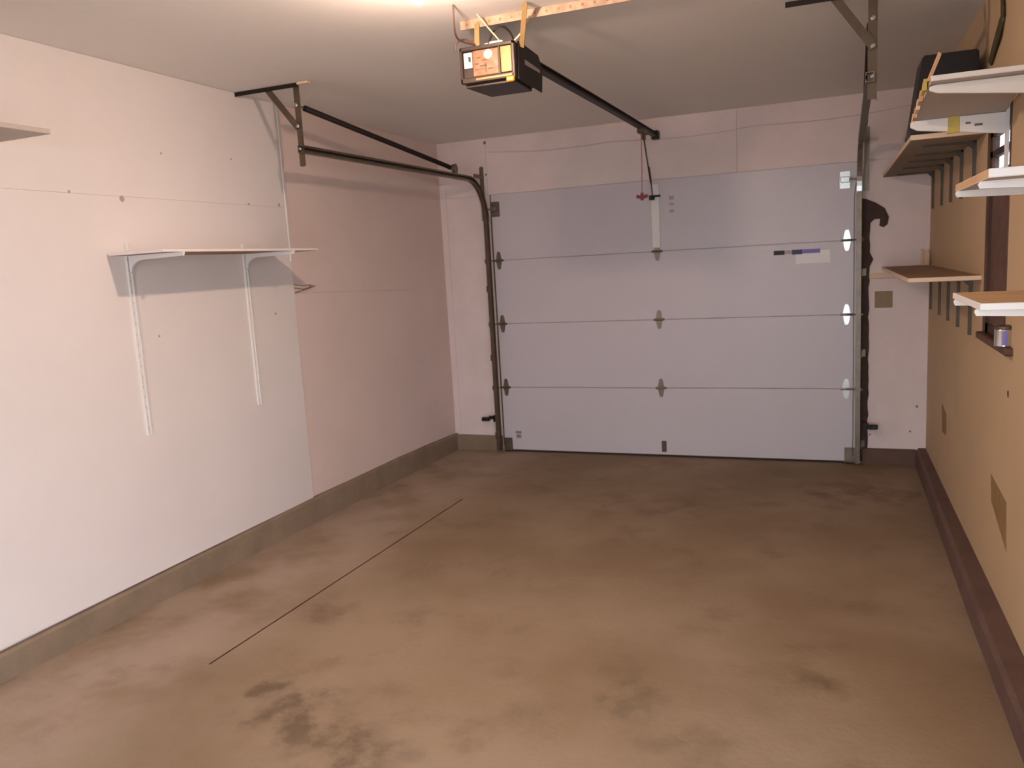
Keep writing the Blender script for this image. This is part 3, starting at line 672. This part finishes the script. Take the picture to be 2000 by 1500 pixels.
# splinters of pale wood along its front edge
for y, l, mm in ((-2.98, .07, 'tape'), (-2.86, .06, 'wood'), (-2.76, .06, 'cream'), (-2.66, .05, 'wood'), (-2.58, .05, 'cream')):
    z = 2.0265 + (-2.55 - y) * .138 + .018
    bm = bmnew(); xx = 3.342
    prism(bm, [(xx - .012, y - l / 2, z - .026), (xx - .012, y + l / 2, z - .032), (xx - .008, y + l * .3, z + .004), (xx - .009, y - l * .4, z + .012)], (.012, 0, 0)); obj('edge_chip', bm, mm, o)
bm = bmnew(); prism(bm, [(3.338, -3.052, 2.10), (3.350, -3.052, 2.10), (3.382, -3.056, 2.182), (3.372, -3.056, 2.190)], (0, .02, 0), .001); obj('edge_splinter', bm, 'wood', o)
# middle pair
board((3.362, -4.14, 1.700), (W - .004, -3.62, 1.720), 'middle white shelf board with a raw pine front edge', 'wood', 'white', 'shelf_grey')
for p in bpy.context.scene.objects[-1:]: pass
mb = [x for x in C.objects if x.get('label') == 'middle white shelf board with a raw pine front edge'][0]
mb.data.materials.append(M['wood'])
for p in mb.data.polygons:
    if p.normal.x < -.8: p.material_index = 3
arm_bracket(W - .007, -3.66, 1.700, -1, .292, .030, 'white arm under the far end of the middle white shelf', 'arms of the right wall shelves', 'white', .06)
arm_bracket(W - .007, -4.02, 1.700, -1, .290, .030, 'white arm under the near end of the middle white shelf', 'arms of the right wall shelves', 'white', .06)
# lowest one
board((3.362, -4.08, 1.405), (W - .004, -3.62, 1.422), 'lowest pine shelf board with white painted edges', 'wood', 'white', 'shelf_grey')
arm_bracket(W - .007, -3.66, 1.405, -1, .290, .028, 'white arm under the far end of the lowest pine shelf', 'arms of the right wall shelves', 'white', .04)
arm_bracket(W - .007, -4.02, 1.405, -1, .290, .028, 'white arm under the near end of the lowest pine shelf', 'arms of the right wall shelves', 'white', .04)

# tin on the window sill
tn = thing('tin_can', 'small shiny tin with a violet stripe on the window sill', 'tin', (W - .01, -2.75, WZ0))
bm = bmnew(); lathe(bm, (W + .012 - .03, -2.752, WZ0), [(.030, 0), (.033, .003), (.033, .062), (.031, .066)], 'z', 20); can = obj('body', bm, 'tin', tn, True)
bm = bmnew(); lathe(bm, (W - .018, -2.752, WZ0 + .066), [(.034, 0), (.034, .010), (.022, .013)], 'z', 20); obj('lid', bm, 'dark_steel', tn, True)
bm = bmnew(); prism(bm, [(W - .018 + .0338 * math.cos(a), -2.752 + .0338 * math.sin(a), WZ0 + .006) for a in (math.radians(248), math.radians(258), math.radians(268), math.radians(278))], (0, 0, .054)); obj('stripe', bm, 'purple', tn)
# beige outlet plate on the back wall
ou = thing('outlet_plate', 'beige double outlet plate on the back wall below the cleat', 'outlet', (3.377, 0, 1.18))
bm = bmnew(); bx(bm, (3.322, -.009, 1.122), (3.434, .0, 1.236), .003); pl = obj('plate', bm, 'outlet', ou)
for x in (3.352, 3.404):
    for z in (1.158, 1.200):
        bm = bmnew(); lathe(bm, (x, -.009, z), [(.016, 0), (.016, -.002), (.014, -.003)], 'y', 14); sk = obj('socket_face', bm, 'outlet', pl)
# olive strap hanging on the right wall above the high shelf
sp = thing('webbing_strap', 'olive webbing strap hanging on the tan wall above the high shelf', 'strap', (W, -2.45, 2.45))
bm = bmnew(); prism(bm, [(W - .012, -2.40, 2.56), (W - .012, -2.44, 2.56), (W - .012, -2.475, 2.40), (W - .012, -2.43, 2.40)], (.005, 0, 0)); prism(bm, [(W - .016, -2.48, 2.41), (W - .016, -2.43, 2.405), (W - .010, -2.16, 2.30), (W - .010, -2.22, 2.27), (W - .016, -2.42, 2.34)], (.006, 0, 0)); obj('webbing', bm, 'olive', sp)
bm = bmnew(); tube(bm, [(W, -2.42, 2.555), (W - .03, -2.42, 2.555), (W - .035, -2.42, 2.575)], .004, 6); obj('hook', bm, 'dark_steel', sp)
